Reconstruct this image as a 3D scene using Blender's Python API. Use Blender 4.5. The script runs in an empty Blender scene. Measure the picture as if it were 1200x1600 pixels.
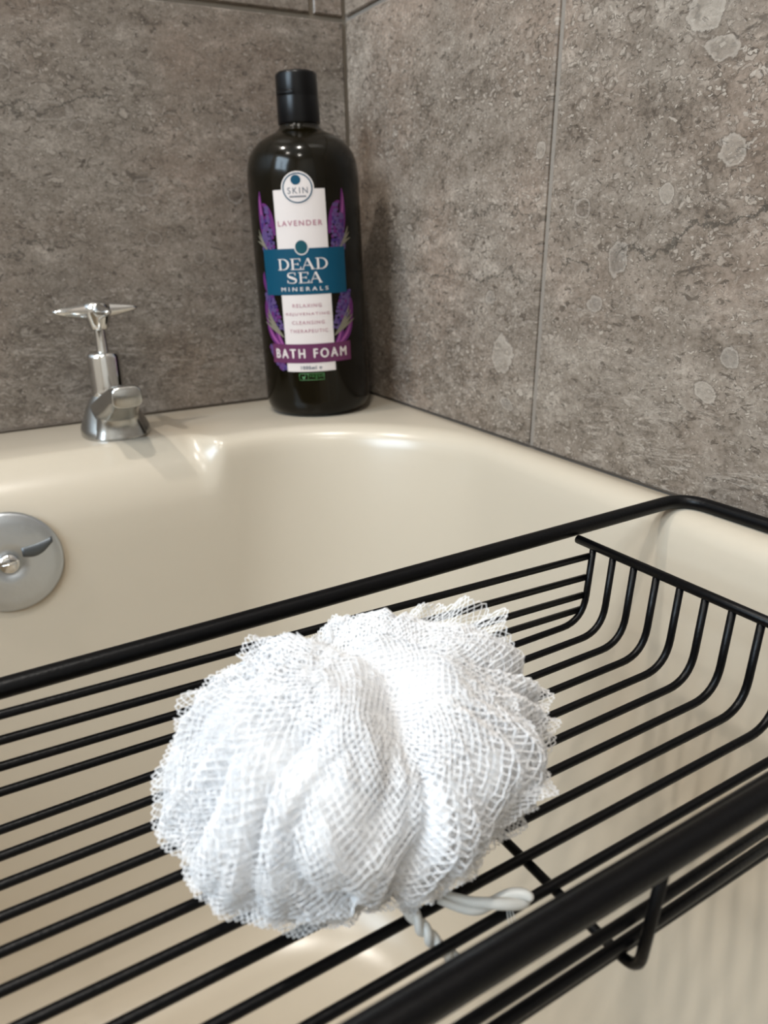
import bpy, bmesh, math, random
import numpy as np
from mathutils import Vector, Matrix, Quaternion
random.seed(7)
rng = np.random.default_rng(11)
sc = bpy.context.scene
COL = sc.collection

# ------------------------------------------------------------------ camera
CAM_POS = (-0.2798, -0.5468, 0.1171)
CR = ((0.87088, -0.49103, -0.02144), (-0.18735, -0.29132, -0.93810), (0.45439, 0.82099, -0.34569))
F_PX = 1174.6
cd = bpy.data.cameras.new('camera')
cam = bpy.data.objects.new('camera', cd)
COL.objects.link(cam)
rx, dy, fz = [Vector(v) for v in CR]
M = Matrix(((rx.x, -dy.x, -fz.x), (rx.y, -dy.y, -fz.y), (rx.z, -dy.z, -fz.z))).to_4x4()
M.translation = Vector(CAM_POS)
cam.matrix_world = M
cd.sensor_fit = 'VERTICAL'
cd.sensor_height = 36.0
cd.sensor_width = 27.0
cd.lens = F_PX / 1600 * 36
cd.clip_start = 0.01
cd.dof.use_dof = True
cd.dof.focus_distance = 0.27
cd.dof.aperture_fstop = 15.0
sc.camera = cam

# ------------------------------------------------------------------ exposure, world, lights
sc.view_settings.view_transform = 'Standard'
sc.view_settings.look = 'None'
sc.view_settings.gamma = 1.0
sc.view_settings.use_curve_mapping = False
sc.view_settings.exposure = -0.42
sc.cycles.transparent_max_bounces = 24
sc.cycles.caustics_reflective = False
sc.cycles.max_bounces = 14
sc.cycles.diffuse_bounces = 10

w = bpy.data.worlds.new('world')
sc.world = w
w.use_nodes = True
bg = w.node_tree.nodes['Background']
bg.inputs[0].default_value = (0.75, 0.85, 1.0, 1)
bg.inputs[1].default_value = 0.6


def area(name, loc, target, size, power, color, shape='RECTANGLE', size_y=None, spread=None):
    l = bpy.data.lights.new(name, 'AREA')
    l.shape = shape
    l.size = size
    if size_y:
        l.size_y = size_y
    l.energy = power
    l.color = color
    if spread:
        l.spread = spread
    o = bpy.data.objects.new(name, l)
    COL.objects.link(o)
    o.location = loc
    o.rotation_euler = (Vector(target) - Vector(loc)).to_track_quat('-Z', 'Y').to_euler()
    return o


# daylight through the window in the left wall
area('window_daylight', (-1.86, -0.75, 1.00), (0.0, -0.62, 0.1), 0.95, 62.0, (0.68, 0.85, 1.0), size_y=0.85)
# warm recessed ceiling lamps
WARM = (1.0, 0.945, 0.87)
for i, (lx, ly, pw) in enumerate(((-1.05, -0.08, 20.0), (-0.46, -0.66, 18.0), (-1.40, -0.80, 8.0), (-0.95, -1.60, 12.0))):
    area('ceiling_lamp_light', (lx, ly, 1.785), (lx, ly, 0), 0.07, pw, WARM, 'DISK')


# ------------------------------------------------------------------ material helpers
class NT:
    def __init__(self, name):
        self.m = bpy.data.materials.new(name)
        self.m.use_nodes = True
        self.t = self.m.node_tree
        self.b = self.t.nodes['Principled BSDF']

    def n(self, typ, ins=None, **kw):
        nd = self.t.nodes.new(typ)
        for k, v in kw.items():
            setattr(nd, k, v)
        for k, v in (ins or {}).items():
            self.put(nd.inputs[k], v)
        return nd

    def put(self, sock, v):
        if hasattr(v, 'bl_idname') and hasattr(v, 'outputs'):
            v = v.outputs[0]
        if hasattr(v, 'is_output'):
            self.t.links.new(v, sock)
        else:
            sock.default_value = v

    def math(self, op, a, b=0.0, c=0.0, clamp=False):
        return self.n('ShaderNodeMath', {0: a, 1: b, 2: c}, operation=op, use_clamp=clamp).outputs[0]

    def mix(self, fac, a, b, blend='MIX'):
        nd = self.n('ShaderNodeMix', data_type='RGBA', blend_type=blend)
        self.put(nd.inputs[0], fac)
        self.put(nd.inputs[6], a)
        self.put(nd.inputs[7], b)
        return nd.outputs[2]

    def ramp(self, fac, pts):
        nd = self.n('ShaderNodeValToRGB', {0: fac})
        e = nd.color_ramp.elements
        while len(e) < len(pts):
            e.new(0.5)
        for i, (p, c) in enumerate(pts):
            e[i].position = p
            e[i].color = (*c, 1) if len(c) == 3 else c
        return nd.outputs[0]

    def smooth(self, x, lo, hi):
        nd = self.n('ShaderNodeMapRange', {0: x, 1: lo, 2: hi, 3: 0.0, 4: 1.0}, interpolation_type='SMOOTHSTEP')
        return nd.outputs[0]


def simple(name, col, rough=0.5, metal=0.0, spec=None, coat=0.0, bump=None):
    t = NT(name)
    t.b.inputs['Base Color'].default_value = (*col, 1)
    t.b.inputs['Roughness'].default_value = rough
    t.b.inputs['Metallic'].default_value = metal
    if spec is not None:
        t.b.inputs['Specular IOR Level'].default_value = spec
    t.b.inputs['Coat Weight'].default_value = coat
    if bump:
        nz = t.n('ShaderNodeTexNoise', {'Vector': t.n('ShaderNodeTexCoord').outputs['Object'], 'Scale': bump[0], 'Detail': 4.0})
        bp = t.n('ShaderNodeBump', {'Height': nz.outputs[0], 'Strength': bump[1], 'Distance': 0.001})
        t.put(t.b.inputs['Normal'], bp.outputs[0])
    return t.m


def stone(name, seed, fossils, cracks, tint=(1, 1, 1)):
    t = NT(name)
    xyz = t.n('ShaderNodeSeparateXYZ', {0: t.n('ShaderNodeTexCoord').outputs['Object']})
    u = t.math('ADD', xyz.outputs[0], xyz.outputs[1])
    z = xyz.outputs[2]
    P = t.n('ShaderNodeCombineXYZ', {0: t.math('ADD', u, seed), 1: seed * 0.37, 2: z}).outputs[0]
    S = t.n('ShaderNodeCombineXYZ', {0: t.math('MULTIPLY', t.math('ADD', u, seed), 0.62), 1: seed * 0.37, 2: z}).outputs[0]
    S2 = t.n('ShaderNodeCombineXYZ', {0: t.math('MULTIPLY', t.math('ADD', u, seed), 0.22), 1: seed * 0.37, 2: z}).outputs[0]

    def noise(v, s, d=6.0, r=0.6, dist=0.0):
        return t.n('ShaderNodeTexNoise', {'Vector': v, 'Scale': s, 'Detail': d, 'Roughness': r, 'Distortion': dist}).outputs[0]
    big = noise(S2, 24.0, 5.0, 0.62, 0.6)
    mid = noise(S, 95.0, 7.0, 0.72, 0.4)
    fine = noise(P, 430.0, 4.0, 0.75)
    v = t.math('MULTIPLY', t.math('ADD', t.math('MULTIPLY', big, 0.42), t.math('ADD', t.math('MULTIPLY', mid, 0.62), t.math('MULTIPLY', fine, 0.46))), 0.6667)
    c = t.ramp(v, [(0.37, (0.075, 0.060, 0.048)), (0.455, (0.180, 0.152, 0.128)), (0.54, (0.258, 0.226, 0.196)), (0.64, (0.430, 0.388, 0.346))])
    # warm / cool drift
    c = t.mix(t.smooth(noise(P, 9.0, 2.0), 0.4, 0.7), c, t.mix(1.0, c, (1.05, 0.96, 0.92, 1), 'MULTIPLY'))
    # aggregate: pale grains with darker rims
    warp = t.n('ShaderNodeVectorMath', {0: S, 1: t.n('ShaderNodeVectorMath', {0: t.n('ShaderNodeTexNoise', {'Vector': P, 'Scale': 160.0, 'Detail': 3.0}).outputs[1], 3: 0.008}, operation='SCALE').outputs[0]}, operation='ADD').outputs[0]
    zone = t.smooth(noise(S2, 30.0, 3.0, 0.5, 0.4), 0.36, 0.58)
    for sc_, lo, hi, thr, st in ((190.0, 0.26, 0.38, 0.62, 0.75), (340.0, 0.25, 0.40, 0.40, 0.90), (620.0, 0.25, 0.42, 0.50, 0.85), (110.0, 0.22, 0.28, 0.88, 0.55)):
        vo = t.n('ShaderNodeTexVoronoi', {'Vector': warp, 'Scale': sc_, 'Randomness': 1.0})
        rnd = t.n('ShaderNodeSeparateColor', {0: vo.outputs['Color']})
        on = t.math('MULTIPLY', t.math('GREATER_THAN', rnd.outputs[0], thr), zone if sc_ < 600 else 1.0)
        d = vo.outputs['Distance']
        inner = t.math('MULTIPLY', t.math('SUBTRACT', 1.0, t.smooth(d, lo, hi)), on)
        ring = t.math('MULTIPLY', t.math('MULTIPLY', t.smooth(d, lo, hi), t.math('SUBTRACT', 1.0, t.smooth(d, hi + 0.02, hi + 0.14))), on)
        c = t.mix(t.math('MULTIPLY', inner, t.math('MULTIPLY', rnd.outputs[1], st)), c, (0.42, 0.38, 0.34, 1))
        c = t.mix(t.math('MULTIPLY', ring, t.math('MULTIPLY', rnd.outputs[2], 0.85)), c, (0.085, 0.068, 0.055, 1))
    # dark pits
    pit = t.smooth(noise(S, 300.0, 3.0, 0.6, 0.6), 0.60, 0.67)
    c = t.mix(t.math('MULTIPLY', pit, 0.75), c, (0.070, 0.055, 0.044, 1))
    pit2 = t.math('MULTIPLY', t.smooth(noise(S, 110.0, 5.0, 0.65, 1.2), 0.60, 0.67), t.smooth(noise(P, 20.0, 2.0), 0.42, 0.6))
    c = t.mix(t.math('MULTIPLY', pit2, 0.85), c, (0.080, 0.064, 0.052, 1))
    # running dark seams and pale veins
    a = t.math('ABSOLUTE', t.math('SUBTRACT', noise(S2, 34.0, 7.0, 0.68, 1.5), 0.50))
    seam = t.math('MULTIPLY', t.math('SUBTRACT', 1.0, t.smooth(a, 0.001, 0.009)), t.smooth(noise(P, 22.0, 3.0), 0.54, 0.66))
    c = t.mix(t.math('MULTIPLY', seam, 0.75), c, (0.085, 0.068, 0.055, 1))
    a2 = t.math('ABSOLUTE', t.math('SUBTRACT', noise(S, 40.0, 7.0, 0.66, 1.8), 0.47))
    vein = t.math('MULTIPLY', t.math('SUBTRACT', 1.0, t.smooth(a2, 0.001, 0.010)), t.smooth(noise(P, 26.0, 3.0), 0.50, 0.64))
    c = t.mix(t.math('MULTIPLY', vein, 0.5), c, (0.45, 0.41, 0.37, 1))
    strata = t.math('SUBTRACT', 1.0, t.smooth(z, 0.03, 0.13))
    for scl_, dark, off_ in ((75.0, True, 0.0), (95.0, False, 3.3), (130.0, True, 6.1)):
        S3 = t.n('ShaderNodeCombineXYZ', {0: t.math('MULTIPLY', t.math('ADD', u, seed + off_), 0.26), 1: off_, 2: t.math('ADD', z, t.math('MULTIPLY', u, 0.10))}).outputs[0]
        a3 = t.math('ABSOLUTE', t.math('SUBTRACT', noise(S3, scl_, 6.0, 0.65, 1.0), 0.5))
        ln = t.math('MULTIPLY', t.math('SUBTRACT', 1.0, t.smooth(a3, 0.004, 0.028)), t.math('MULTIPLY', strata, t.smooth(noise(P, 45.0, 3.0), 0.42, 0.62)))
        c = t.mix(t.math('MULTIPLY', ln, 0.55), c, (0.085, 0.068, 0.056, 1) if dark else (0.44, 0.40, 0.36, 1))
    # single shells and fossils
    wob = t.math('MULTIPLY', t.math('SUBTRACT', noise(P, 170.0, 3.0), 0.5), 1.1)
    for (fu, fz_, ra, rb, rot, kind) in fossils:
        du = t.math('SUBTRACT', u, fu)
        dz = t.math('SUBTRACT', z, fz_)
        ca, sa = math.cos(rot), math.sin(rot)
        p = t.math('DIVIDE', t.math('ADD', t.math('MULTIPLY', du, ca), t.math('MULTIPLY', dz, sa)), ra)
        q = t.math('DIVIDE', t.math('SUBTRACT', t.math('MULTIPLY', dz, ca), t.math('MULTIPLY', du, sa)), rb)
        r = t.math('ADD', t.math('SQRT', t.math('ADD', t.math('MULTIPLY', p, p), t.math('MULTIPLY', q, q))), wob)
        fill = t.math('SUBTRACT', 1.0, t.smooth(r, 0.92, 1.02))
        ring = t.math('MULTIPLY', t.smooth(r, 0.72, 0.9), t.math('SUBTRACT', 1.0, t.smooth(r, 0.95, 1.08)))
        rim = t.math('MULTIPLY', t.smooth(r, 0.98, 1.06), t.math('SUBTRACT', 1.0, t.smooth(r, 1.08, 1.25)))
        fc = {'p': (0.36, 0.33, 0.295, 1), 'd': (0.115, 0.093, 0.078, 1), 'g': (0.23, 0.215, 0.20, 1)}[kind]
        c = t.mix(t.math('MULTIPLY', fill, t.math('MULTIPLY', mid, 0.75)), c, fc)
        c = t.mix(t.math('MULTIPLY', ring, 0.40), c, (0.42, 0.385, 0.35, 1))
        c = t.mix(t.math('MULTIPLY', rim, 0.35), c, (0.08, 0.064, 0.053, 1))
    # long cracks: z along a wandering line over a range of u
    for (u0, z0, u1, z1, wd) in cracks:
        k = (z1 - z0) / (u1 - u0)
        line = t.math('ADD', t.math('MULTIPLY', t.math('SUBTRACT', u, u0), k), z0)
        wav = t.math('MULTIPLY', t.math('SUBTRACT', noise(P, 42.0, 7.0, 0.68), 0.5), 0.045)
        d = t.math('ABSOLUTE', t.math('SUBTRACT', t.math('SUBTRACT', z, line), wav))
        lo, hi = min(u0, u1), max(u0, u1)
        rangem = t.math('MULTIPLY', t.smooth(u, lo, lo + 0.006), t.math('SUBTRACT', 1.0, t.smooth(u, hi - 0.006, hi)))
        cr = t.math('MULTIPLY', t.math('SUBTRACT', 1.0, t.smooth(d, wd * 0.15, wd * 0.85)), rangem)
        c = t.mix(t.math('MULTIPLY', cr, 0.80), c, (0.060, 0.052, 0.043, 1))
    c = t.mix(1.0, c, (*tint, 1), 'MULTIPLY')
    t.put(t.b.inputs['Base Color'], c)
    t.put(t.b.inputs['Roughness'], t.math('ADD', 0.30, t.math('MULTIPLY', mid, 0.22)))
    bp = t.n('ShaderNodeBump', {'Height': t.math('SUBTRACT', v, t.math('MULTIPLY', pit, 0.4)), 'Strength': 0.35, 'Distance': 0.0012})
    t.put(t.b.inputs['Normal'], bp.outputs[0])
    return t.m


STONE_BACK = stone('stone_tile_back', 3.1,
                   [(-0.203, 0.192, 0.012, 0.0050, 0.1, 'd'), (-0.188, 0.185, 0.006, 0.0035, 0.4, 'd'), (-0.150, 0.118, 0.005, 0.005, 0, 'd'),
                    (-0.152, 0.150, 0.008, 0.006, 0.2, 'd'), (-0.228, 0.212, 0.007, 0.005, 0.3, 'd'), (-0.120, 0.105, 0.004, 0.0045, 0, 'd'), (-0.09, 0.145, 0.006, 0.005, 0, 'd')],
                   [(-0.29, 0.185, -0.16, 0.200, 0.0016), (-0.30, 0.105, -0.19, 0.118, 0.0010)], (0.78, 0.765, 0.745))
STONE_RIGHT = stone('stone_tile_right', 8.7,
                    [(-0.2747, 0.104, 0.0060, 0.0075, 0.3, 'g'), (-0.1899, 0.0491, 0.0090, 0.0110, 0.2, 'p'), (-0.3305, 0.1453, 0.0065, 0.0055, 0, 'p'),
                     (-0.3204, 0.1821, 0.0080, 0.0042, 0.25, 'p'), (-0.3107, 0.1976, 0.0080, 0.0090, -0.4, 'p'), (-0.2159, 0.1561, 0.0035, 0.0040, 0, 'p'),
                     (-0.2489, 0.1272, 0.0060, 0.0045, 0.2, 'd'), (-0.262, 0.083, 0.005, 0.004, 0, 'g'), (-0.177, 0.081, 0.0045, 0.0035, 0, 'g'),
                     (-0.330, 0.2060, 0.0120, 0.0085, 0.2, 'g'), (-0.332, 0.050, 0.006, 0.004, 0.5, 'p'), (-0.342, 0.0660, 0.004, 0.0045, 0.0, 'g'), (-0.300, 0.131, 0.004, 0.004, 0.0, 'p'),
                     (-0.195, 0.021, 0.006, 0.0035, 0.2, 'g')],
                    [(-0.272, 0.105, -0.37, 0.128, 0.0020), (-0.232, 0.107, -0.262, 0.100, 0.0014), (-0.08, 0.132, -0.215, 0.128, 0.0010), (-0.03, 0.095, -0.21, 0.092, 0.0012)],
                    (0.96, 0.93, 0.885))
GROUT = simple('grout', (0.17, 0.145, 0.115), 0.85, bump=(400, 0.4))
GROUT_LIGHT = simple('grout_light', (0.235, 0.205, 0.175), 0.8, bump=(400, 0.3))
BATH = simple('cream_acrylic', (0.462, 0.408, 0.328), 0.26, spec=0.5)
CHROME = simple('chrome', (0.64, 0.64, 0.63), 0.10, 1.0)
CHROME_WORN = simple('chrome_worn', (0.47, 0.47, 0.455), 0.24, 1.0, bump=(60, 0.15))
OVERFLOW = simple('dull_chrome', (0.52, 0.55, 0.58), 0.36, 1.0, bump=(90, 0.5))
SLOT_REFLECT = simple('dark_reflection', (0.10, 0.11, 0.12), 0.45, 0.8)  # dark reflection in the overflow recess, put into the base colour
DARK_GAP = simple('dark_gap', (0.070, 0.055, 0.042), 0.8)
BLACK = simple('black_powder_coat', (0.0012, 0.0012, 0.0016), 0.36, spec=0.17, bump=(900, 0.12))
CAP_BLACK = simple('black_cap_plastic', (0.0015, 0.0015, 0.002), 0.28, spec=0.22)
BOTTLE = simple('dark_amber_plastic', (0.0042, 0.0030, 0.0010), 0.13, spec=0.22)
L_WHITE = simple('label_white', (0.60, 0.545, 0.525), 0.40, spec=0.25)
L_TEAL = simple('label_teal', (0.0012, 0.052, 0.098), 0.40, spec=0.22)
L_TEAL_D = simple('label_dark_teal', (0.006, 0.060, 0.080), 0.40, spec=0.22)
L_PURPLE = simple('label_purple', (0.105, 0.026, 0.072), 0.40, spec=0.22)
L_ROSE = simple('label_rose_ink', (0.36, 0.17, 0.21), 0.4)
L_INK = simple('label_dark_ink', (0.05, 0.07, 0.10), 0.4)
L_GREEN = simple('label_green_ink', (0.03, 0.14, 0.03), 0.4)
F_LILAC = simple('print_lilac', (0.085, 0.055, 0.150), 0.4, spec=0.2)
F_LILAC_D = simple('print_violet', (0.040, 0.020, 0.110), 0.4, spec=0.2)
F_MAG = simple('print_magenta', (0.100, 0.018, 0.110), 0.4, spec=0.2)
F_PINK = simple('print_pink', (0.280, 0.080, 0.240), 0.4, spec=0.2)
F_LEAF = simple('print_leaf', (0.170, 0.155, 0.115), 0.4, spec=0.2)
PAINT = simple('white_paint', (0.75, 0.73, 0.69), 0.7)
FLOOR = simple('floor_vinyl', (0.30, 0.27, 0.24), 0.5)
FRAME = simple('white_upvc', (0.80, 0.80, 0.78), 0.4)


def translucent_white(name, col, tr, rough=0.7, spec=0.3):
    t = NT(name)
    t.b.inputs['Base Color'].default_value = (*col, 1)
    t.b.inputs['Roughness'].default_value = rough
    t.b.inputs['Specular IOR Level'].default_value = spec
    tb = t.n('ShaderNodeBsdfTranslucent', {'Color': (*col, 1)})
    mx = t.n('ShaderNodeMixShader', {0: tr})
    t.t.links.new(t.b.outputs[0], mx.inputs[1])
    t.t.links.new(tb.outputs[0], mx.inputs[2])
    t.t.links.new(mx.outputs[0], t.t.nodes['Material Output'].inputs[0])
    return t.m


NET = translucent_white('white_net', (0.96, 0.965, 0.975), 0.30)
NET_CORE = translucent_white('white_net_inner', (0.955, 0.962, 0.975), 0.15, 0.9, 0.1)
ROPE = translucent_white('white_satin_rope', (0.66, 0.65, 0.61), 0.25, 0.35, 0.5)


# ------------------------------------------------------------------ object helpers
def link_mesh(name, verts, faces, mats, parent=None, smooth=True, fmat=None):
    me = bpy.data.meshes.new(name)
    if isinstance(verts, np.ndarray) and isinstance(faces, np.ndarray):
        nv, nf, k = len(verts), len(faces), faces.shape[1]
        me.vertices.add(nv)
        me.vertices.foreach_set('co', verts.astype(np.float32).ravel())
        me.loops.add(nf * k)
        me.loops.foreach_set('vertex_index', faces.astype(np.int32).ravel())
        me.polygons.add(nf)
        me.polygons.foreach_set('loop_start', np.arange(0, nf * k, k, dtype=np.int32))
        me.update(calc_edges=True)
    else:
        me.from_pydata([tuple(v) for v in verts], [], [tuple(f) for f in faces])
    for m in (mats if isinstance(mats, (list, tuple)) else [mats]):
        me.materials.append(m)
    if fmat is not None:
        me.polygons.foreach_set('material_index', np.array(fmat, dtype=np.int32))
    me.polygons.foreach_set('use_smooth', np.full(len(me.polygons), bool(smooth)))
    me.validate()
    me.update()
    o = bpy.data.objects.new(name, me)
    COL.objects.link(o)
    if parent:
        o.parent = parent
    return o


def empty(name, loc, label, cat, group=None):
    o = bpy.data.objects.new(name, None)
    COL.objects.link(o)
    o.location = loc
    o.empty_display_size = 0.02
    tag(o, label, cat, group)
    return o


def tag(o, label, cat, group=None):
    o['label'] = label
    o['category'] = cat
    if group:
        o['group'] = group


def structure(o):
    o['kind'] = 'structure'
    return o


def flat_by_angle(o, deg=35):
    a = o.modifiers.new('edges', 'EDGE_SPLIT')
    a.split_angle = math.radians(deg)


class MB:
    """collects verts / faces / material indices"""

    def __init__(s):
        s.v, s.f, s.m = [], [], []

    def add(s, v, f, m=0):
        b = len(s.v)
        s.v += [tuple(x) for x in v]
        s.f += [tuple(i + b for i in x) for x in f]
        s.m += [m] * len(f)

    def box(s, lo, hi, m=0):
        x0, y0, z0 = lo
        x1, y1, z1 = hi
        s.add([(x0, y0, z0), (x1, y0, z0), (x1, y1, z0), (x0, y1, z0), (x0, y0, z1), (x1, y0, z1), (x1, y1, z1), (x0, y1, z1)],
              [(0, 3, 2, 1), (4, 5, 6, 7), (0, 1, 5, 4), (1, 2, 6, 5), (2, 3, 7, 6), (3, 0, 4, 7)], m)

    def rings(s, rings, m=0, closed=True, cap0=True, cap1=True):
        n = len(rings[0])
        b = len(s.v)
        for r in rings:
            s.v += [tuple(p) for p in r]
        for i in range(len(rings) - 1):
            for j in range(n if closed else n - 1):
                k = (j + 1) % n
                s.f.append((b + i * n + j, b + i * n + k, b + (i + 1) * n + k, b + (i + 1) * n + j))
                s.m.append(m)
        if cap0:
            s.f.append(tuple(b + j for j in reversed(range(n))))
            s.m.append(m)
        if cap1:
            s.f.append(tuple(b + (len(rings) - 1) * n + j for j in range(n)))
            s.m.append(m)

    def lathe(s, prof, n=48, c=(0, 0, 0), m=0, sx=1, sy=1, cap0=True, cap1=True):
        s.rings([[(c[0] + r * sx * math.cos(2 * math.pi * j / n), c[1] + r * sy * math.sin(2 * math.pi * j / n), c[2] + z) for j in range(n)] for r, z in prof], m, True, cap0, cap1)

    def tube(s, pts, r, n=10, m=0, caps=True, rad=None):
        pts = [Vector(p) for p in pts]
        rings = []
        t0 = (pts[1] - pts[0]).normalized()
        up = Vector((0, 0, 1)) if abs(t0.z) < 0.9 else Vector((1, 0, 0))
        nrm = t0.cross(up).normalized()
        prev = t0
        for i, p in enumerate(pts):
            if i == 0:
                t = t0
            elif i == len(pts) - 1:
                t = (pts[i] - pts[i - 1]).normalized()
            else:
                t = ((pts[i + 1] - p).normalized() + (p - pts[i - 1]).normalized()).normalized()
            q = prev.rotation_difference(t)
            nrm = (q @ nrm).normalized()
            prev = t
            bn = t.cross(nrm).normalized()
            rr = rad[i] if rad else r
            rings.append([p + (nrm * math.cos(2 * math.pi * j / n) + bn * math.sin(2 * math.pi * j / n)) * rr for j in range(n)])
        s.rings(rings, m, True, caps, caps)

    def build(s, name, mats, parent=None, smooth=True, split=None):
        o = link_mesh(name, s.v, s.f, mats, parent, smooth, s.m)
        bm = bmesh.new()
        bm.from_mesh(o.data)
        bmesh.ops.recalc_face_normals(bm, faces=bm.faces)
        bm.to_mesh(o.data)
        bm.free()
        if split:
            flat_by_angle(o, split)
        return o


def fillet(pts, r, n=7):
    """round the corners of a polyline"""
    pts = [Vector(p) for p in pts]
    out = [pts[0]]
    for i in range(1, len(pts) - 1):
        a, b, c = pts[i - 1], pts[i], pts[i + 1]
        d1, d2 = (a - b), (c - b)
        rr = min(r[i] if isinstance(r, (list, tuple)) else r, d1.length * 0.49, d2.length * 0.49)
        p, q = b + d1.normalized() * rr, b + d2.normalized() * rr
        for k in range(n + 1):
            t = k / n
            out.append(p * (1 - t) ** 2 + b * 2 * t * (1 - t) + q * t ** 2)
    out.append(pts[-1])
    return out


# ------------------------------------------------------------------ room shell
X0, Y0, ZF, ZC = -1.80, -2.30, -0.50, 1.80
JT = 0.2592      # horizontal grout line above the bath
GW = 0.0034


def tile_wall(name, axis, tiles, mat, u_lo, u_hi):
    """grout slab with bevelled tile slabs; tiles = list of 4 corner (u,z)"""
    mb = MB()

    def P(u, z, d):
        return (u, d, z) if axis == 'x' else (d, u, z)
    # backing grout
    lo, hi = P(u_lo, ZF, 0.0022), P(u_hi, ZC, 0.06)
    mb.box([min(a, b) for a, b in zip(lo, hi)], [max(a, b) for a, b in zip(lo, hi)], 1)
    for t in tiles:
        cu = sum(p[0] for p in t) / 4
        cz = sum(p[1] for p in t) / 4
        b = 0.0009
        front = [(u + (b if u < cu else -b), z + (b if z < cz else -b)) for u, z in t]
        v = [P(u, z, 0.004) for u, z in t] + [P(u, z, b) for u, z in t] + [P(u, z, 0.0) for u, z in front]
        f = []
        for k in range(4):
            l = (k + 1) % 4
            f += [(k, l, 4 + l, 4 + k), (4 + k, 4 + l, 8 + l, 8 + k)]
        f.append((8, 9, 10, 11))
        mb.add(v, f, 0)
    o = mb.build(name, mat, None, smooth=False)
    return structure(o)


g = GW / 2
back_tiles = []
rows = [(-0.50, -0.0035), (0.0, JT - g), (JT + g, 0.52), (0.5234, 0.78), (0.7834, 1.04), (1.0434, 1.30), (1.3034, 1.56), (1.5634, 1.80)]
for ri, (a, b) in enumerate(rows):
    joints = [0.0, -0.62, -1.24, -1.80] if ri % 2 else [0.0, -0.0247, -0.645, -1.265, -1.80]
    for j in range(len(joints) - 1):
        hi = joints[j] - (g if j else 0.0012)
        lo = joints[j + 1] + (g if j < len(joints) - 2 else 0)
        back_tiles.append([(lo, a), (hi, a), (hi, b), (lo, b)])
tile_wall('wall_back', 'x', back_tiles, [STONE_BACK, GROUT], X0, 0.06)
right_tiles = []
for ri, (a, b) in enumerate(rows):
    if ri == 1:
        # the vertical joint leans slightly
        ja, jb = -0.2180, -0.2275
        gw = 0.0021
        right_tiles.append([(ja + gw, a), (-0.0012, a), (-0.0012, b), (jb + gw, b)])
        right_tiles.append([(-0.84, a), (ja - gw, a), (jb - gw, b), (-0.84, b)])
        right_tiles.append([(-1.46, a), (-0.8434, a), (-0.8434, b), (-1.46, b)])
        right_tiles.append([(Y0, a), (-1.4634, a), (-1.4634, b), (Y0, b)])
    else:
        js = [0.0, -0.62, -1.24, -1.86, Y0] if ri % 2 == 0 else [0.0, -0.22, -0.84, -1.46, Y0]
        for j in range(4):
            hi = js[j] - (g if j else 0.0012)
            lo = js[j + 1] + (g if j < 3 else 0)
            right_tiles.append([(lo, a), (hi, a), (hi, b), (lo, b)])
tile_wall('wall_right', 'y', right_tiles, [STONE_RIGHT, GROUT_LIGHT], Y0, 0.0022)


def shell(name, lo, hi, mat):
    mb = MB()
    mb.box(lo, hi)
    return structure(mb.build(name, mat, None, False))


shell('floor', (X0 - 0.1, Y0 - 0.1, ZF - 0.06), (0.1, 0.1, ZF), FLOOR)
shell('ceiling', (X0 - 0.1, Y0 - 0.1, ZC), (0.1, 0.1, ZC + 0.06), PAINT)
shell('wall_front', (X0 - 0.1, Y0 - 0.06, ZF), (0.1, Y0, ZC), PAINT)
WY0, WY1, WZ0, WZ1 = -1.22, -0.28, 0.58, 1.42
mb = MB()
mb.box((X0 - 0.06, Y0, ZF), (X0, WY0, ZC))
mb.box((X0 - 0.06, WY1, ZF), (X0, 0.06, ZC))
mb.box((X0 - 0.06, WY0, ZF), (X0, WY1, WZ0))
mb.box((X0 - 0.06, WY0, WZ1), (X0, WY1, ZC))
structure(mb.build('wall_left', PAINT, None, False))
mb = MB()
fw = 0.045
mb.box((X0 - 0.05, WY0, WZ0), (X0 - 0.005, WY0 + fw, WZ1))
mb.box((X0 - 0.05, WY1 - fw, WZ0), (X0 - 0.005, WY1, WZ1))
mb.box((X0 - 0.05, WY0 + fw, WZ0), (X0 - 0.005, WY1 - fw, WZ0 + fw))
mb.box((X0 - 0.05, WY0 + fw, WZ1 - fw), (X0 - 0.005, WY1 - fw, WZ1))
ym = (WY0 + WY1) / 2
mb.box((X0 - 0.05, ym - 0.025, WZ0 + fw), (X0 - 0.005, ym + 0.025, WZ1 - fw))
structure(mb.build('window_1', FRAME, None, False))
# thin dark seal where the tiles meet the bath
mb = MB()
mb.tube([(-0.56, -0.0006, 0.0008), (-0.002, -0.0006, 0.0008)], 0.0009, 8)
structure(mb.build('trim_1', DARK_GAP, None, True))
mb = MB()
mb.tube([(-0.0006, -0.002, 0.0006), (-0.0006, -1.55, 0.0004)], 0.0004, 8)
structure(mb.build('trim_2', DARK_GAP, None, True))

# ------------------------------------------------------------------ bathtub
BX0, BX1, BY0, BY1 = -0.5505, -0.0008, -1.56, -0.0008
bath = empty('bathtub', (-0.2755, -0.78, ZF), 'cream glossy bathtub with rolled rim set against grey stone tiles', 'bathtub')


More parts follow.
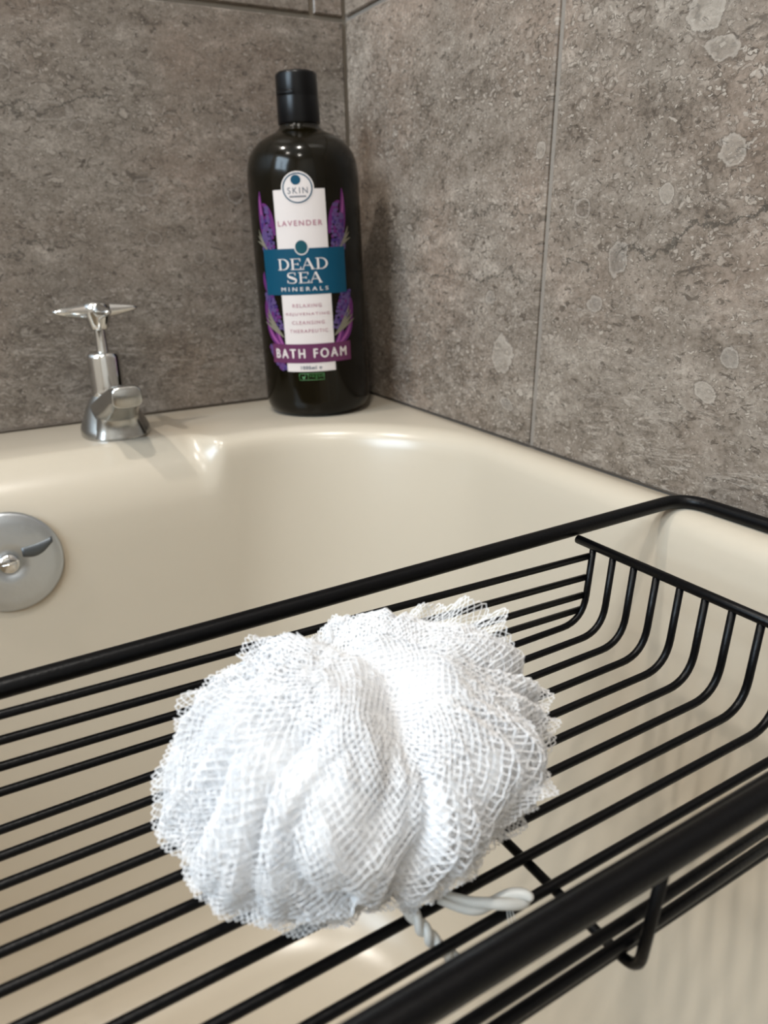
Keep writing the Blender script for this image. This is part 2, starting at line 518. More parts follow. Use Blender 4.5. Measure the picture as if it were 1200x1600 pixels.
def rrect(x0, x1, y0, y1, r, recess=0.0, nc=18, ns=26, ne=90):
    """contour starting mid right side, going +y, around; recess pushes the tap end back"""
    pts = []

    def line(a, b, n):
        for i in range(n):
            t = i / n
            pts.append((a[0] + (b[0] - a[0]) * t, a[1] + (b[1] - a[1]) * t))

    def arc(cx, cy, a0):
        for i in range(nc):
            a = a0 + (math.pi / 2) * i / nc
            pts.append((cx + r * math.cos(a), cy + r * math.sin(a)))
    line((x1, y0 + r), (x1, y1 - r), ns)
    arc(x1 - r, y1 - r, 0)
    for i in range(ne):
        t = i / ne
        x = (x1 - r) + ((x0 + r) - (x1 - r)) * t
        d = abs(x - (x0 + x1) / 2)
        h = 0.1235
        s = 1 - min(1, max(0, (d - (h - 0.011)) / 0.017))
        s = s * s * (3 - 2 * s)
        pts.append((x, y1 + recess * s))
    arc(x0 + r, y1 - r, math.pi / 2)
    line((x0, y1 - r), (x0, y0 + r), ns)
    arc(x0 + r, y0 + r, math.pi)
    line((x0 + r, y0), (x1 - r, y0), ns)
    arc(x1 - r, y0 + r, 1.5 * math.pi)
    return pts


def level(ins, z, rec, r, head=0.0):
    return [(x, y, z) for x, y in rrect(-0.531 + ins, -0.0195 - ins, -1.50 + ins + head, -0.0985 - ins, r, rec)]


outer = rrect(BX0, BX1, BY0, BY1, 0.004)
rings = [[(x, y, -0.035) for x, y in outer], [(x, y, -0.0015) for x, y in outer],
         [(x, y, 0.0) for x, y in rrect(BX0 + 0.0015, BX1 - 0.0015, BY0 + 0.0015, BY1 - 0.0015, 0.004)],
         level(-0.0105, 0.0003, 0.016, 0.112), level(-0.0075, 0.0001, 0.0165, 0.110), level(-0.0045, -0.0007, 0.017, 0.108), level(-0.002, -0.0022, 0.017, 0.106),
         level(0.0002, -0.0047, 0.0158, 0.105), level(0.0017, -0.008, 0.0128, 0.105), level(0.0028, -0.013, 0.0082, 0.105, 0.004),
         level(0.0045, -0.024, 0.0022, 0.106, 0.012), level(0.0062, -0.036, 0.0, 0.107, 0.02), level(0.0085, -0.052, 0.0, 0.108, 0.03), level(0.0125, -0.085, 0, 0.11, 0.05), level(0.019, -0.14, 0, 0.112, 0.08),
         level(0.029, -0.21, 0, 0.115, 0.13), level(0.039, -0.265, 0, 0.115, 0.18), level(0.050, -0.30, 0, 0.11, 0.22), level(0.066, -0.325, 0, 0.10, 0.25),
         level(0.090, -0.338, 0, 0.08, 0.28), level(0.13, -0.343, 0, 0.06, 0.33)]
mb = MB()
mb.rings(rings, 0, True, False, True)
shell_o = mb.build('tub_shell', BATH, None, True)
shell_o.parent = bath
shell_o.matrix_parent_inverse = Matrix.Translation(bath.location).inverted()


def child_world(o, root):
    """parent keeping world coordinates"""
    o.parent = root
    o.matrix_parent_inverse = root_matrix(root).inverted()
    return o


def root_matrix(r):
    if r.rotation_mode == 'QUATERNION':
        R_ = r.rotation_quaternion.to_matrix().to_4x4()
    else:
        R_ = r.rotation_euler.to_matrix().to_4x4()
    return Matrix.Translation(r.location) @ R_


# front apron panel of the bath
mb = MB()
mb.box((BX0 + 0.004, BY0 + 0.004, ZF), (BX0 + 0.016, BY1 - 0.004, -0.03))
mb.box((BX0 + 0.016, BY0 + 0.004, ZF), (BX1 - 0.004, BY0 + 0.016, -0.03))
child_world(mb.build('side_panel', BATH, None, False), bath)

# overflow disc on the tap-end wall
ov = Vector((-0.2768, -0.1058, -0.0500))
mb = MB()
prof = [(0.0283, 0.0), (0.0287, 0.0015), (0.0283, 0.0030), (0.0268, 0.0040), (0.022, 0.0048), (0.012, 0.0052), (0.0065, 0.0053), (0.0062, 0.0049)]
mb.lathe(prof, 64)
o = mb.build('overflow_plate', OVERFLOW, None, True)
tilt = math.atan2(0.0035, 0.033)
OM = Matrix.Translation(ov) @ Matrix.Rotation(math.radians(90) - tilt, 4, 'X')
o.data.transform(OM)
child_world(o, bath)
o['label'] = 'round dull chrome overflow cover'
mb = MB()
mb.lathe([(0.0058, 0.0046), (0.0058, 0.0062), (0.0048, 0.0076), (0.0030, 0.0082), (0.0, 0.0083)], 32, cap0=False, cap1=False)
mb.box((-0.0042, -0.0005, 0.0079), (0.0042, 0.0005, 0.0086))
s = mb.build('screw', CHROME, None, True)
s.data.transform(OM)
s.parent = o
s.matrix_parent_inverse = root_matrix(bath).inverted() @ Matrix.Identity(4) if False else Matrix.Identity(4)
# raised crescent on the plate; its dark colour stands in for a reflection
mb = MB()
rr = []
for i in range(13):
    t = i / 12
    x = 0.0075 + 0.0165 * t
    wdt = 0.0030 + 0.0016 * math.sin(math.pi * t) - 0.0012 * t
    yc = 0.0050 + 0.0042 * t - 0.002 * math.sin(math.pi * t)
    zb = 0.0050 - 0.0010 * t
    rr.append([(x, yc + wdt * math.cos(a) * 0.9, zb + 0.0016 * max(0, math.sin(a))) for a in [math.pi * k / 8 for k in range(9)]])
mb.rings(rr, 0, False, False, False)
mb.f.append(tuple(range(9)))
mb.m.append(0)
mb.f.append(tuple(reversed(range(12 * 9, 13 * 9))))
mb.m.append(0)
s2 = mb.build('slot_reflection', SLOT_REFLECT, None, True)
s2.data.transform(OM)
s2.parent = o

# ------------------------------------------------------------------ tap
tap = empty('bath_tap', (-0.1992, -0.0365, 0.0), 'small chrome pillar tap with cross handle on the bath deck', 'tap')


def sup(cx, cy, z, ax, ay, e=2.4, n=40, tilt=0.0):
    r_ = []
    for j in range(n):
        a = 2 * math.pi * j / n
        c_, s_ = math.cos(a), math.sin(a)
        x = ax * math.copysign(abs(c_) ** (2 / e), c_)
        y = ay * math.copysign(abs(s_) ** (2 / e), s_)
        r_.append((cx + x, cy + y, z + tilt * y))
    return r_


mb = MB()
# foot rising into the shoulder under the bonnet
R_foot = [sup(0, -0.0065, 0.0, 0.0212, 0.0265, 2.2), sup(0, -0.0065, 0.0035, 0.0212, 0.0265, 2.2), sup(0, -0.006, 0.006, 0.0203, 0.0252, 2.2),
          sup(0, -0.0045, 0.011, 0.0182, 0.0215, 2.2), sup(0, -0.002, 0.017, 0.0155, 0.0170, 2.1), sup(0, 0, 0.0215, 0.0125, 0.0130, 2.0), sup(0, 0, 0.0245, 0.0105, 0.0105, 2.0)]
mb.rings(R_foot)
# spout: sections perpendicular to a rising path, from the column to the blunt tip
path = [(-0.000, 0.0115, 0.0150, 0.0090), (-0.012, 0.0150, 0.0138, 0.0094), (-0.024, 0.0195, 0.0122, 0.0094), (-0.036, 0.0243, 0.0108, 0.0088), (-0.0455, 0.0284, 0.0098, 0.0078),
        (-0.0530, 0.0312, 0.0092, 0.0070), (-0.0586, 0.0322, 0.0089, 0.0066), (-0.0606, 0.0323, 0.0087, 0.0064), (-0.0616, 0.0323, 0.0083, 0.0060), (-0.0621, 0.0323, 0.0075, 0.0052)]
rr = []
for i, (y, z, hw, hh) in enumerate(path):
    a = path[min(i + 1, len(path) - 1)]
    b = path[max(i - 1, 0)]
    ty, tz = a[0] - b[0], a[1] - b[1]
    l = math.hypot(ty, tz)
    ty, tz = ty / l, tz / l
    # the tip section turns to face slightly downwards
    ny, nz = tz * 1.0, -ty * 1.0
    ring = []
    for j in range(36):
        an = 2 * math.pi * j / 36
        c_, s_ = math.cos(an), math.sin(an)
        px = hw * math.copysign(abs(c_) ** 0.6, c_)
        pz = hh * math.copysign(abs(s_) ** 0.6, s_)
        ring.append((px, y + ny * pz, z + nz * pz))
    rr.append(ring)
mb.rings(rr)
# web under the spout, curving back down to the foot
rr = []
for (y0, y1, z, hw) in ((-0.0330, -0.006, 0.002, 0.0165), (-0.0322, -0.006, 0.006, 0.0150), (-0.0312, -0.006, 0.011, 0.0132), (-0.0330, -0.008, 0.016, 0.0116), (-0.0375, -0.012, 0.0205, 0.0106), (-0.0440, -0.02, 0.0255, 0.0096)):
    rr.append(sup(0, (y0 + y1) / 2, z, hw, (y1 - y0) / 2, 3.0, 32))
mb.rings(rr)
o = mb.build('spout_body', CHROME_WORN, tap, True, 50)
mb = MB()
mb.lathe([(0.0100, 0.0235), (0.0108, 0.0245), (0.0103, 0.0275), (0.0101, 0.0290), (0.0101, 0.0480), (0.0096, 0.0502), (0.0084, 0.0512), (0.0046, 0.0514)], 48)
mb.build('bonnet', CHROME, tap, True, 50)
mb = MB()
mb.lathe([(0.0040, 0.0505), (0.0036, 0.052), (0.0034, 0.0650), (0.0036, 0.0665)], 32)
mb.build('spindle', CHROME, tap, True, 50)
hd = MB()
hd.lathe([(0.0046, 0.0650), (0.0056, 0.0660), (0.0064, 0.0695), (0.0078, 0.0740), (0.0083, 0.0775), (0.0078, 0.0805), (0.0056, 0.0822), (0.0, 0.0827)], 40, cap1=False)
hd.build('handle', CHROME, tap, True, 60)
handle = tap.children[-1]
A0 = math.radians(6)
for k in range(4):
    mb = MB()
    a = A0 + k * math.pi / 2
    rr = []
    L = 0.0262
    for i in range(13):
        t = i / 12
        d = 0.004 + (L - 0.004) * t
        hw = (0.0042 - 0.0018 * t) * math.sqrt(max(0.0, 1 - t ** 8)) + 0.0002
        hh = (0.0052 - 0.0034 * t) * math.sqrt(max(0.02, 1 - t ** 8))
        zc = 0.0765 + 0.0008 * t
        ring = []
        for j in range(20):
            an = 2 * math.pi * j / 20
            cc, ss = math.cos(an), math.sin(an)
            lx, lz = hw * math.copysign(abs(cc) ** 1.25, cc), hh * math.copysign(abs(ss) ** 1.25, ss)
            ring.append((d * math.cos(a) - lx * math.sin(a), d * math.sin(a) + lx * math.cos(a), zc + lz))
        rr.append(ring)
    mb.rings(rr)
    mb.build('handle_arm', CHROME, handle, True, 70)

# ------------------------------------------------------------------ bottle
BASE = Vector((-0.0570, -0.0505, 0.0006))
view = Vector((-0.4096, -0.9123, 0))
bottle = empty('foam_bottle', BASE, 'tall dark brown bath foam bottle with black cap standing in the tiled corner', 'bottle')
LAB = -0.095                                  # label centre turned a little off the camera
rz = math.radians(-114.18 + 90) + LAB
bottle.rotation_mode = 'QUATERNION'
bottle.rotation_quaternion = Quaternion(view, math.radians(1.1)) @ Quaternion((0, 0, 1), rz)
BR = 0.0366
mb = MB()
mb.lathe([(0.0, 0.0016), (0.024, 0.0012), (0.0285, 0.0), (0.0320, 0.0006), (0.0345, 0.0028), (0.0360, 0.0065), (BR, 0.011), (BR, 0.150), (0.0364, 0.1555), (0.0356, 0.1610), (0.0340, 0.1660),
          (0.0314, 0.1703), (0.0280, 0.1738), (0.0238, 0.1765), (0.0195, 0.1785), (0.0160, 0.1800), (0.0145, 0.1812), (0.0136, 0.1822), (0.0129, 0.1832), (0.0129, 0.187)], 96, cap0=False)
mb.build('bottle_body', BOTTLE, bottle, True)
mb = MB()
mb.lathe([(0.0127, 0.1842), (0.0134, 0.1846), (0.0136, 0.1856), (0.0134, 0.199), (0.0133, 0.1994), (0.0133, 0.2000), (0.01335, 0.2004), (0.0131, 0.2120), (0.0127, 0.2132), (0.0118, 0.2138), (0.0, 0.2138)], 64, cap1=False)
capo = mb.build('flip_cap', CAP_BLACK, bottle, True, 40)
mb = MB()  # thumb notch lip of the flip lid
rr = []
for i in range(9):
    t = i / 8 - 0.5
    a = -math.pi / 2 - 0.55 + t * 0.9
    rr.append([(rad_ * math.cos(a), rad_ * math.sin(a), zz) for rad_, zz in ((0.0129, 0.2005), (0.0143, 0.2008), (0.0143, 0.2020), (0.0130, 0.2030))])
mb.rings(rr)
o = mb.build('lid_lip', CAP_BLACK, capo, True, 40)


def bend(s, z, h):
    """label coordinates: s along the arc (m), z up, h above the plastic"""
    a = -math.pi / 2 + s / BR
    return ((BR + h) * math.cos(a), (BR + h) * math.sin(a), z)


def patch(mb, s0, s1, z0, z1, h, m=0):
    n = max(2, int(abs(s1 - s0) / 0.0015))
    th = 0.00008
    mb.rings([[bend(s0 + (s1 - s0) * i / n, z, hh) for z, hh in ((z0, h - th), (z0, h), (z1, h), (z1, h - th))] for i in range(n + 1)], m)


def poly(mb, pts, h, m=0):
    """flat fan polygon (star-shaped about its centroid) bent on to the bottle"""
    cx = sum(p[0] for p in pts) / len(pts)
    cz = sum(p[1] for p in pts) / len(pts)
    n = len(pts)
    K = max(1, int(max(abs(p[0] - cx) for p in pts) / 0.0015))
    v = [bend(cx, cz, h)]
    for k in range(1, K + 1):
        v += [bend(cx + (p[0] - cx) * k / K, cz + (p[1] - cz) * k / K, h) for p in pts]
    f = [(0, 1 + i, 1 + (i + 1) % n) for i in range(n)]
    for k in range(K - 1):
        a_, b_ = 1 + k * n, 1 + (k + 1) * n
        f += [(a_ + i, b_ + i, b_ + (i + 1) % n, a_ + (i + 1) % n) for i in range(n)]
    mb.add(v, f, m)


def disc(mb, s, z, rs, rz_, h, m=0, n=40):
    poly(mb, [(s + rs * math.cos(2 * math.pi * i / n), z + rz_ * math.sin(2 * math.pi * i / n)) for i in range(n)], h, m)


def ringp(mb, s, z, r0, r1, h, m=0, n=48, k=1.0):
    mb.rings([[bend(s + r * math.cos(2 * math.pi * i / n), z + r * k * math.sin(2 * math.pi * i / n), h) for i in range(n)] for r in (r0, r1)], m, True, False, False)


def stroke(mb, pts, wds, h, m=0):
    """ribbon along pts with widths"""
    L, Rr = [], []
    for i, p in enumerate(pts):
        a = pts[max(i - 1, 0)]
        b = pts[min(i + 1, len(pts) - 1)]
        dx, dz = b[0] - a[0], b[1] - a[1]
        l = math.hypot(dx, dz) or 1
        w_ = wds[i] / 2
        L.append((p[0] - dz / l * w_, p[1] + dx / l * w_))
        Rr.append((p[0] + dz / l * w_, p[1] - dx / l * w_))
    v = [bend(*q, h) for q in L] + [bend(*q, h) for q in Rr]
    n = len(pts)
    mb.add(v, [(i, i + 1, n + i + 1, n + i) for i in range(n - 1)], m)


def text2d(body, size, spacing=1.0):
    # letter outlines as a flat mesh
    cu = bpy.data.curves.new('lettering', 'FONT')
    cu.body = body
    cu.size = size
    cu.align_x = 'CENTER'
    cu.space_character = spacing
    cu.resolution_u = 4
    ob = bpy.data.objects.new('lettering', cu)
    COL.objects.link(ob)
    dg = bpy.context.evaluated_depsgraph_get()
    me = bpy.data.meshes.new_from_object(ob.evaluated_get(dg))
    v = [tuple(x.co[:2]) for x in me.vertices]
    f = [tuple(p.vertices) for p in me.polygons]
    bpy.data.objects.remove(ob)
    bpy.data.curves.remove(cu)
    bpy.data.meshes.remove(me)
    return v, f


def print_text(mb, body, s, z, height, width, h, m=0, weight=0.0, space=1.3):
    v, f = text2d(body, 1.0, space)
    xs = [p[0] for p in v]
    ys = [p[1] for p in v]
    kx = width / (max(xs) - min(xs))
    ky = height / (max(ys) - min(ys))
    xm = (max(xs) + min(xs)) / 2
    offs = [(0, 0)] if not weight else [(weight, 0), (-weight, 0), (0, weight * 0.6), (0, -weight * 0.6)]
    for k, (ox, oz) in enumerate(offs):
        mb.add([bend(s + (p[0] - xm) * kx + ox, z + (p[1] - min(ys)) * ky + oz, h + k * 1e-5) for p in v], f, m)


label = MB()
patch(label, -0.0167, 0.0167, 0.0318, 0.1444, 0.00015)
disc(label, -0.0004, 0.1450, 0.0103, 0.0096, 0.00025)
lab = label.build('front_label', L_WHITE, bottle, True, 40)
teal = MB()
patch(teal, -0.0292, 0.0285, 0.0815, 0.1098, 0.00030)
t_o = teal.build('teal_band', L_TEAL, lab, True, 40)
t_o['label'] = 'teal band with white serif lettering'
pur = MB()
patch(pur, -0.0284, 0.0292, 0.0375, 0.0500, 0.00030)
p_o = pur.build('purple_band', L_PURPLE, lab, True, 40)
p_o['label'] = 'purple band reading BATH FOAM'

# badge ring, dot and lettering
bd = MB()
ringp(bd, -0.0004, 0.1450, 0.0086, 0.0094, 0.00036, 0, k=0.93)
disc(bd, -0.0012, 0.1497, 0.0031, 0.0028, 0.00036, 0)
print_text(bd, 'SKIN', -0.0004, 0.1418, 0.0036, 0.0126, 0.00036, 1)
for i in range(11):
    patch(bd, -0.0056 + i * 0.00095, -0.0056 + i * 0.00095 + 0.0007, 0.1397, 0.1406, 0.00036, 1)
bd.build('badge', [L_TEAL, L_INK], lab, True)
dt = MB()
disc(dt, -0.0006, 0.1105, 0.0046, 0.0048, 0.00040, 0)
disc(dt, -0.0006, 0.1105, 0.0039, 0.0041, 0.00046, 1)
dt.build('seal_dot', [L_WHITE, L_TEAL_D], lab, True)


# serif capitals for the teal band, drawn from strokes (unit box 0..1)
def serif(mb, ch, s, z, w_, hgt, h, m=0):
    def P(x, y):
        return (s + x * w_, z + y * hgt)

    def bar(x0, y0, x1, y1, t):
        n = 6
        pts = [P(x0 + (x1 - x0) * i / n, y0 + (y1 - y0) * i / n) for i in range(n + 1)]
        stroke(mb, pts, [t * w_] * (n + 1), h, m)
    thick, thin = 0.165, 0.05
    if ch == 'D':
        bar(0.20, 0, 0.20, 1, thick)
        bar(0.0, 0.02, 0.45, 0.02, thin)
        bar(0.0, 0.98, 0.45, 0.98, thin)
        pts, wd = [], []
        for i in range(25):
            a = -math.pi / 2 + math.pi * i / 24
            pts.append(P(0.42 + 0.50 * math.cos(a), 0.5 + 0.48 * math.sin(a)))
            wd.append(w_ * (thin + (thick - thin) * max(0, math.cos(a)) ** 1.5))
        stroke(mb, pts, wd, h + 1e-5, m)
    if ch == 'E':
        bar(0.24, 0, 0.24, 1, thick)
        for y in (0.02, 0.98):
            bar(0.05, y, 0.88, y, thin)
        bar(0.24, 0.51, 0.70, 0.51, thin)
        bar(0.86, 0.0, 0.92, 0.26, 0.08)
        bar(0.86, 1.0, 0.86, 0.76, 0.08)
        bar(0.69, 0.40, 0.69, 0.62, 0.07)
    if ch == 'A':
        bar(0.04, 0, 0.47, 1.0, thin)
        bar(0.47, 1.0, 0.88, 0, thick)
        bar(0.20, 0.36, 0.72, 0.36, thin)
        bar(-0.10, 0.015, 0.18, 0.015, thin)
        bar(0.72, 0.015, 1.04, 0.015, thin)
    if ch == 'S':
        pts, wd = [], []
        key = [(0.80, 0.76), (0.76, 0.92), (0.52, 0.985), (0.26, 0.93), (0.16, 0.77), (0.26, 0.61), (0.52, 0.50), (0.78, 0.38), (0.86, 0.21), (0.74, 0.06), (0.48, 0.015), (0.22, 0.07), (0.12, 0.25)]
        for i in range(len(key) - 1):
            p0, p1, p2, p3 = key[max(i - 1, 0)], key[i], key[i + 1], key[min(i + 2, len(key) - 1)]
            for k in range(5):
                t = k / 5
                q = [0.5 * ((2 * b_) + (-a_ + c_) * t + (2 * a_ - 5 * b_ + 4 * c_ - d_) * t * t + (-a_ + 3 * b_ - 3 * c_ + d_) * t ** 3) for a_, b_, c_, d_ in zip(p0, p1, p2, p3)]
                pts.append(P(*q))
                u_ = (i + t) / (len(key) - 1)
                wd.append(w_ * (thin + 0.15 * math.exp(-((u_ - 0.5) / 0.2) ** 2)))
        stroke(mb, pts, wd, h, m)
        bar(0.80, 0.72, 0.80, 0.98, 0.06)
        bar(0.12, 0.02, 0.12, 0.30, 0.06)


tx = MB()
for i, ch in enumerate('DEAD'):
    serif(tx, ch, -0.0172 + i * 0.0083 - (0.0004 if ch == 'A' else 0), 0.0970, 0.0078, 0.0067, 0.00040)
for i, ch in enumerate('SEA'):
    serif(tx, ch, -0.0120 + i * 0.0078, 0.0887, 0.0076, 0.0066, 0.00040)
print_text(tx, 'MINERALS', -0.0006, 0.0838, 0.0024, 0.0310, 0.00040, 0, 0.00006, 1.6)
tx.build('white_lettering', L_WHITE, t_o, True)
tx = MB()
print_text(tx, 'BATH FOAM', 0.0002, 0.0408, 0.0060, 0.0500, 0.00042, 0, 0.00022, 1.4)
tx.build('white_lettering', L_WHITE, p_o, True)
tx = MB()
print_text(tx, 'LAVENDER', -0.0006, 0.1232, 0.0031, 0.0285, 0.00026, 0, 0.00014)
tx.build('scent_lettering', L_ROSE, lab, True)
for body, z_, wd in (('RELAXING', 0.0735, 0.0190), ('REJUVENATING', 0.0680, 0.0290), ('CLEANSING', 0.0627, 0.0215), ('THERAPEUTIC', 0.0573, 0.0255)):
    tx = MB()
    print_text(tx, body, 0.0002, z_, 0.0022, wd, 0.00026, 0, 0.00006)
    tx.build('claim_lettering', L_ROSE, lab, True)
tx = MB()
print_text(tx, '1000ml \u212e', 0.0002, 0.0332, 0.0024, 0.0140, 0.00026, 0, 0.00012)
tx.build('volume_lettering', L_INK, lab, True)
vg = MB()
for a_, b_, c_, d_ in ((-0.0085, 0.0085, 0.0260, 0.0264), (-0.0085, 0.0085, 0.0302, 0.0306), (-0.0085, -0.0081, 0.0260, 0.0306), (0.0081, 0.0085, 0.0260, 0.0306), (-0.0026, -0.0022, 0.0260, 0.0306)):
    patch(vg, a_, b_, c_, d_, 0.0002)
poly(vg, [(-0.0068, 0.0290), (-0.0060, 0.0272), (-0.0052, 0.0267), (-0.0036, 0.0300), (-0.0050, 0.0285), (-0.0056, 0.0280)], 0.0002)
print_text(vg, 'vegan', 0.0030, 0.0270, 0.0026, 0.0092, 0.0002)
vg.build('green_mark', L_GREEN, lab, True)

# printed lavender sprigs behind the strip
art = MB()


def curve3(p0, p1, p2, n=14):
    return [((1 - t) ** 2 * p0[0] + 2 * t * (1 - t) * p1[0] + t * t * p2[0], (1 - t) ** 2 * p0[1] + 2 * t * (1 - t) * p1[1] + t * t * p2[1]) for t in [i / n for i in range(n + 1)]]


def leafp(p0, p1, p2, wd, m, h):
    pts = curve3(p0, p1, p2)
    n = len(pts) - 1
    stroke(art, pts, [wd * math.sin(math.pi * (0.08 + 0.9 * i / n)) ** 0.8 + 0.0001 for i in range(n + 1)], h, m)


def spike(p0, p1, wd, h):
    r_ = random.Random(int(p0[0] * 1e5) + int(p0[1] * 1e4))
    n = 11
    for i in range(n):
        t = i / (n - 1)
        cs = p0[0] + (p1[0] - p0[0]) * t
        cz = p0[1] + (p1[1] - p0[1]) * t
        ww = wd * (1 - 0.65 * t)
        for k in range(5):
            o_ = (k / 4 - 0.5) * ww
            disc(art, cs + o_ + r_.uniform(-.0003, .0003), cz + r_.uniform(-.0006, .0006), 0.00105, 0.0012, h + r_.uniform(0, 3e-5), r_.choice((0, 0, 0, 1, 2)), 8)


H = 0.00008
for sg in (-1, 1):
    art = MB()
    e = 0.0006 if sg > 0 else 0
    # upper cluster
    leafp((sg * 0.0245, 0.109), (sg * 0.030, 0.125), (sg * 0.0285 + e, 0.1445), 0.0050, 2, H)
    leafp((sg * 0.0220, 0.109), (sg * 0.029, 0.124), (sg * 0.0292 + e, 0.1420), 0.0016, 3, H + 2e-5)
    leafp((sg * 0.0180, 0.118), (sg * 0.021, 0.136), (sg * 0.0272, 0.1370), 0.0042, 2, H)
    spike((sg * 0.0225, 0.109), (sg * 0.0232, 0.1345), 0.0066, H + 4e-5)
    spike((sg * 0.0265, 0.109), (sg * 0.0275, 0.1290), 0.0050, H + 5e-5)
    for k in range(3):
        leafp((sg * 0.0240, 0.108), (sg * (0.030 + 0.001 * k), 0.114 + 0.002 * k), (sg * (0.0350 - 0.0012 * k), 0.1150 + 0.0035 * k), 0.0012, 4, H + 8e-5)
    art.build('flower_print', [F_LILAC, F_LILAC_D, F_MAG, F_PINK, F_LEAF], lab, True)
    art = MB()
    # lower cluster
    spike((sg * 0.0215, 0.060), (sg * 0.0262, 0.0835), 0.0080, H + 4e-5)
    spike((sg * 0.0250, 0.066), (sg * 0.0305, 0.0815), 0.0050, H + 5e-5)
    leafp((sg * 0.0290, 0.080), (sg * 0.0335, 0.075), (sg * 0.0310, 0.0600), 0.0040, 2, H)
    for k in range(4):
        leafp((sg * 0.0175, 0.0545), (sg * (0.025 + 0.001 * k), 0.060 + 0.002 * k), (sg * (0.0345 - 0.0015 * k), 0.0640 + 0.003 * k), 0.0017, 4, H + 8e-5)
    leafp((sg * 0.0185, 0.049), (sg * 0.029, 0.052), (sg * 0.0325, 0.0660), 0.0050, 2, H + 2e-5)
    leafp((sg * 0.0190, 0.049), (sg * 0.027, 0.052), (sg * 0.0310, 0.0620), 0.0016, 3, H + 4e-5)
    leafp((sg * 0.0178, 0.049), (sg * 0.022, 0.052), (sg * 0.0240, 0.0600), 0.0040, 2, H + 5e-5)
    leafp((sg * 0.0180, 0.049), (sg * 0.021, 0.052), (sg * 0.0225, 0.0585), 0.0011, 3, H + 6e-5)
    if sg < 0:
        leafp((-0.0290, 0.083), (-0.0325, 0.090), (-0.0310, 0.0960), 0.0030, 2, H)
        spike((-0.0190, 0.0335), (-0.0285, 0.0440), 0.0060, H + 2e-5)
        spike((-0.0230, 0.0365), (-0.0305, 0.0480), 0.0045, H + 2e-5)
    art.build('flower_print', [F_LILAC, F_LILAC_D, F_MAG, F_PINK, F_LEAF], lab, True)

# ------------------------------------------------------------------ wire caddy
TH = 0.0260
caddy = empty('bath_caddy', (-0.0745, -0.3345, 0.0), 'black wire bath caddy tray lying across the cream bathtub', 'bath caddy')
caddy.rotation_euler = (0, 0, TH)
RR, WR, CRR = 0.0030, 0.00135, 0.0018
ZR = 0.0032
YB, YFR = -0.0009, -0.1365
XL, XRt = -0.468, 0.0668
BL = -0.402                      # left end of the basket
mb = MB()
loop = [(-0.2, YB, ZR), (XRt, YB, ZR), (XRt, YFR, ZR), (XL, YFR, ZR), (XL, YB, ZR), (-0.2, YB, ZR)]
mb.tube(fillet(loop, 0.0135, 8), RR, 16, 0, False)
mb.build('frame_rail', BLACK, caddy, True)
for x in (0.0, BL):
    mb = MB()
    mb.tube([(x, YB - 0.0025, -0.0005), (x, YFR + 0.0025, -0.0005)], CRR, 12)
    mb.build('end_bar', BLACK, caddy, True)
ZFL = -0.0330
NB = 12
by = [-0.0120 - 0.01040 * k for k in range(NB)]
for y in by:
    mb = MB()
    pts = [(0.0, y, -0.0012), (-0.0030, y, ZFL), (BL + 0.0030, y, ZFL), (BL, y, -0.0012)]
    mb.tube(fillet(pts, [0, 0.0115, 0.0115, 0], 8), WR, 10)
    mb.build('floor_bar', BLACK, caddy, True)
# side wires, back and front
WZ = (-0.0050, -0.0140, -0.0218, -0.0280)
for k, z in enumerate(WZ):
    xa = -0.0008 - 0.003 * (-z / 0.033)
    up = (0.0052, 0.0066, 0.0064, 0.0047)[k]
    mb = MB()
    mb.tube([(xa, by[0] + 0.0010, z), (-0.1, by[0] + 0.0024, z + up * 0.45), (-0.22, by[0] + 0.0030, z + up), (-0.30, by[0] + 0.0024, z + up * 0.7), (BL - xa, by[0] + 0.0010, z)], WR, 10)
    mb.build('side_wire', BLACK, caddy, True)
    mb = MB()
    mb.tube([(xa, by[-1] - 0.0010, z), (-0.1, by[-1] - 0.0020, z), (-0.25, by[-1] - 0.0020, z), (BL - xa, by[-1] - 0.0010, z)], WR, 10)
    mb.build('side_wire', BLACK, caddy, True)
for x in (-0.1045, -0.2975):
    mb = MB()
    zb = ZFL - 2 * WR + 0.0002
    yb, yf = by[0] + 0.0005, by[-1] - 0.0058
    pts = [(x, yb, -0.0005), (x, yb - 0.0002, zb), (x, yf + 0.001, zb), (x, yf - 0.0022, ZR - 0.0030)]
    mb.tube(fillet(pts, [0, 0.006, 0.0055, 0], 8), WR, 10)
    mb.build('cross_wire', BLACK, caddy, True)

# ------------------------------------------------------------------ bath puff
PC = Vector((-0.2135, -0.4125, -0.0010))
puff = empty('bath_puff', PC, 'fluffy white net bath puff with twisted cord resting on the wire caddy', 'bath puff')
AX = np.array([0.0445, 0.0335, 0.0290])
ZMIN = -0.0303                   # rests on the floor bars
pole = np.array([0.10, -0.30, 0.95])
pole /= np.linalg.norm(pole)
e1 = np.cross(pole, [0, 1, 0])
e1 /= np.linalg.norm(e1)
e2 = np.cross(pole, e1)          # points roughly -y (to the camera)
if e2[1] > 0:
    e1, e2 = -e1, -e2
YAW = 0.0
RZ = np.array([[math.cos(YAW), -math.sin(YAW), 0], [math.sin(YAW), math.cos(YAW), 0], [0, 0, 1]])


def sstep(x, a, b):
    t = np.clip((x - a) / (b - a), 0, 1)
    return t * t * (3 - 2 * t)


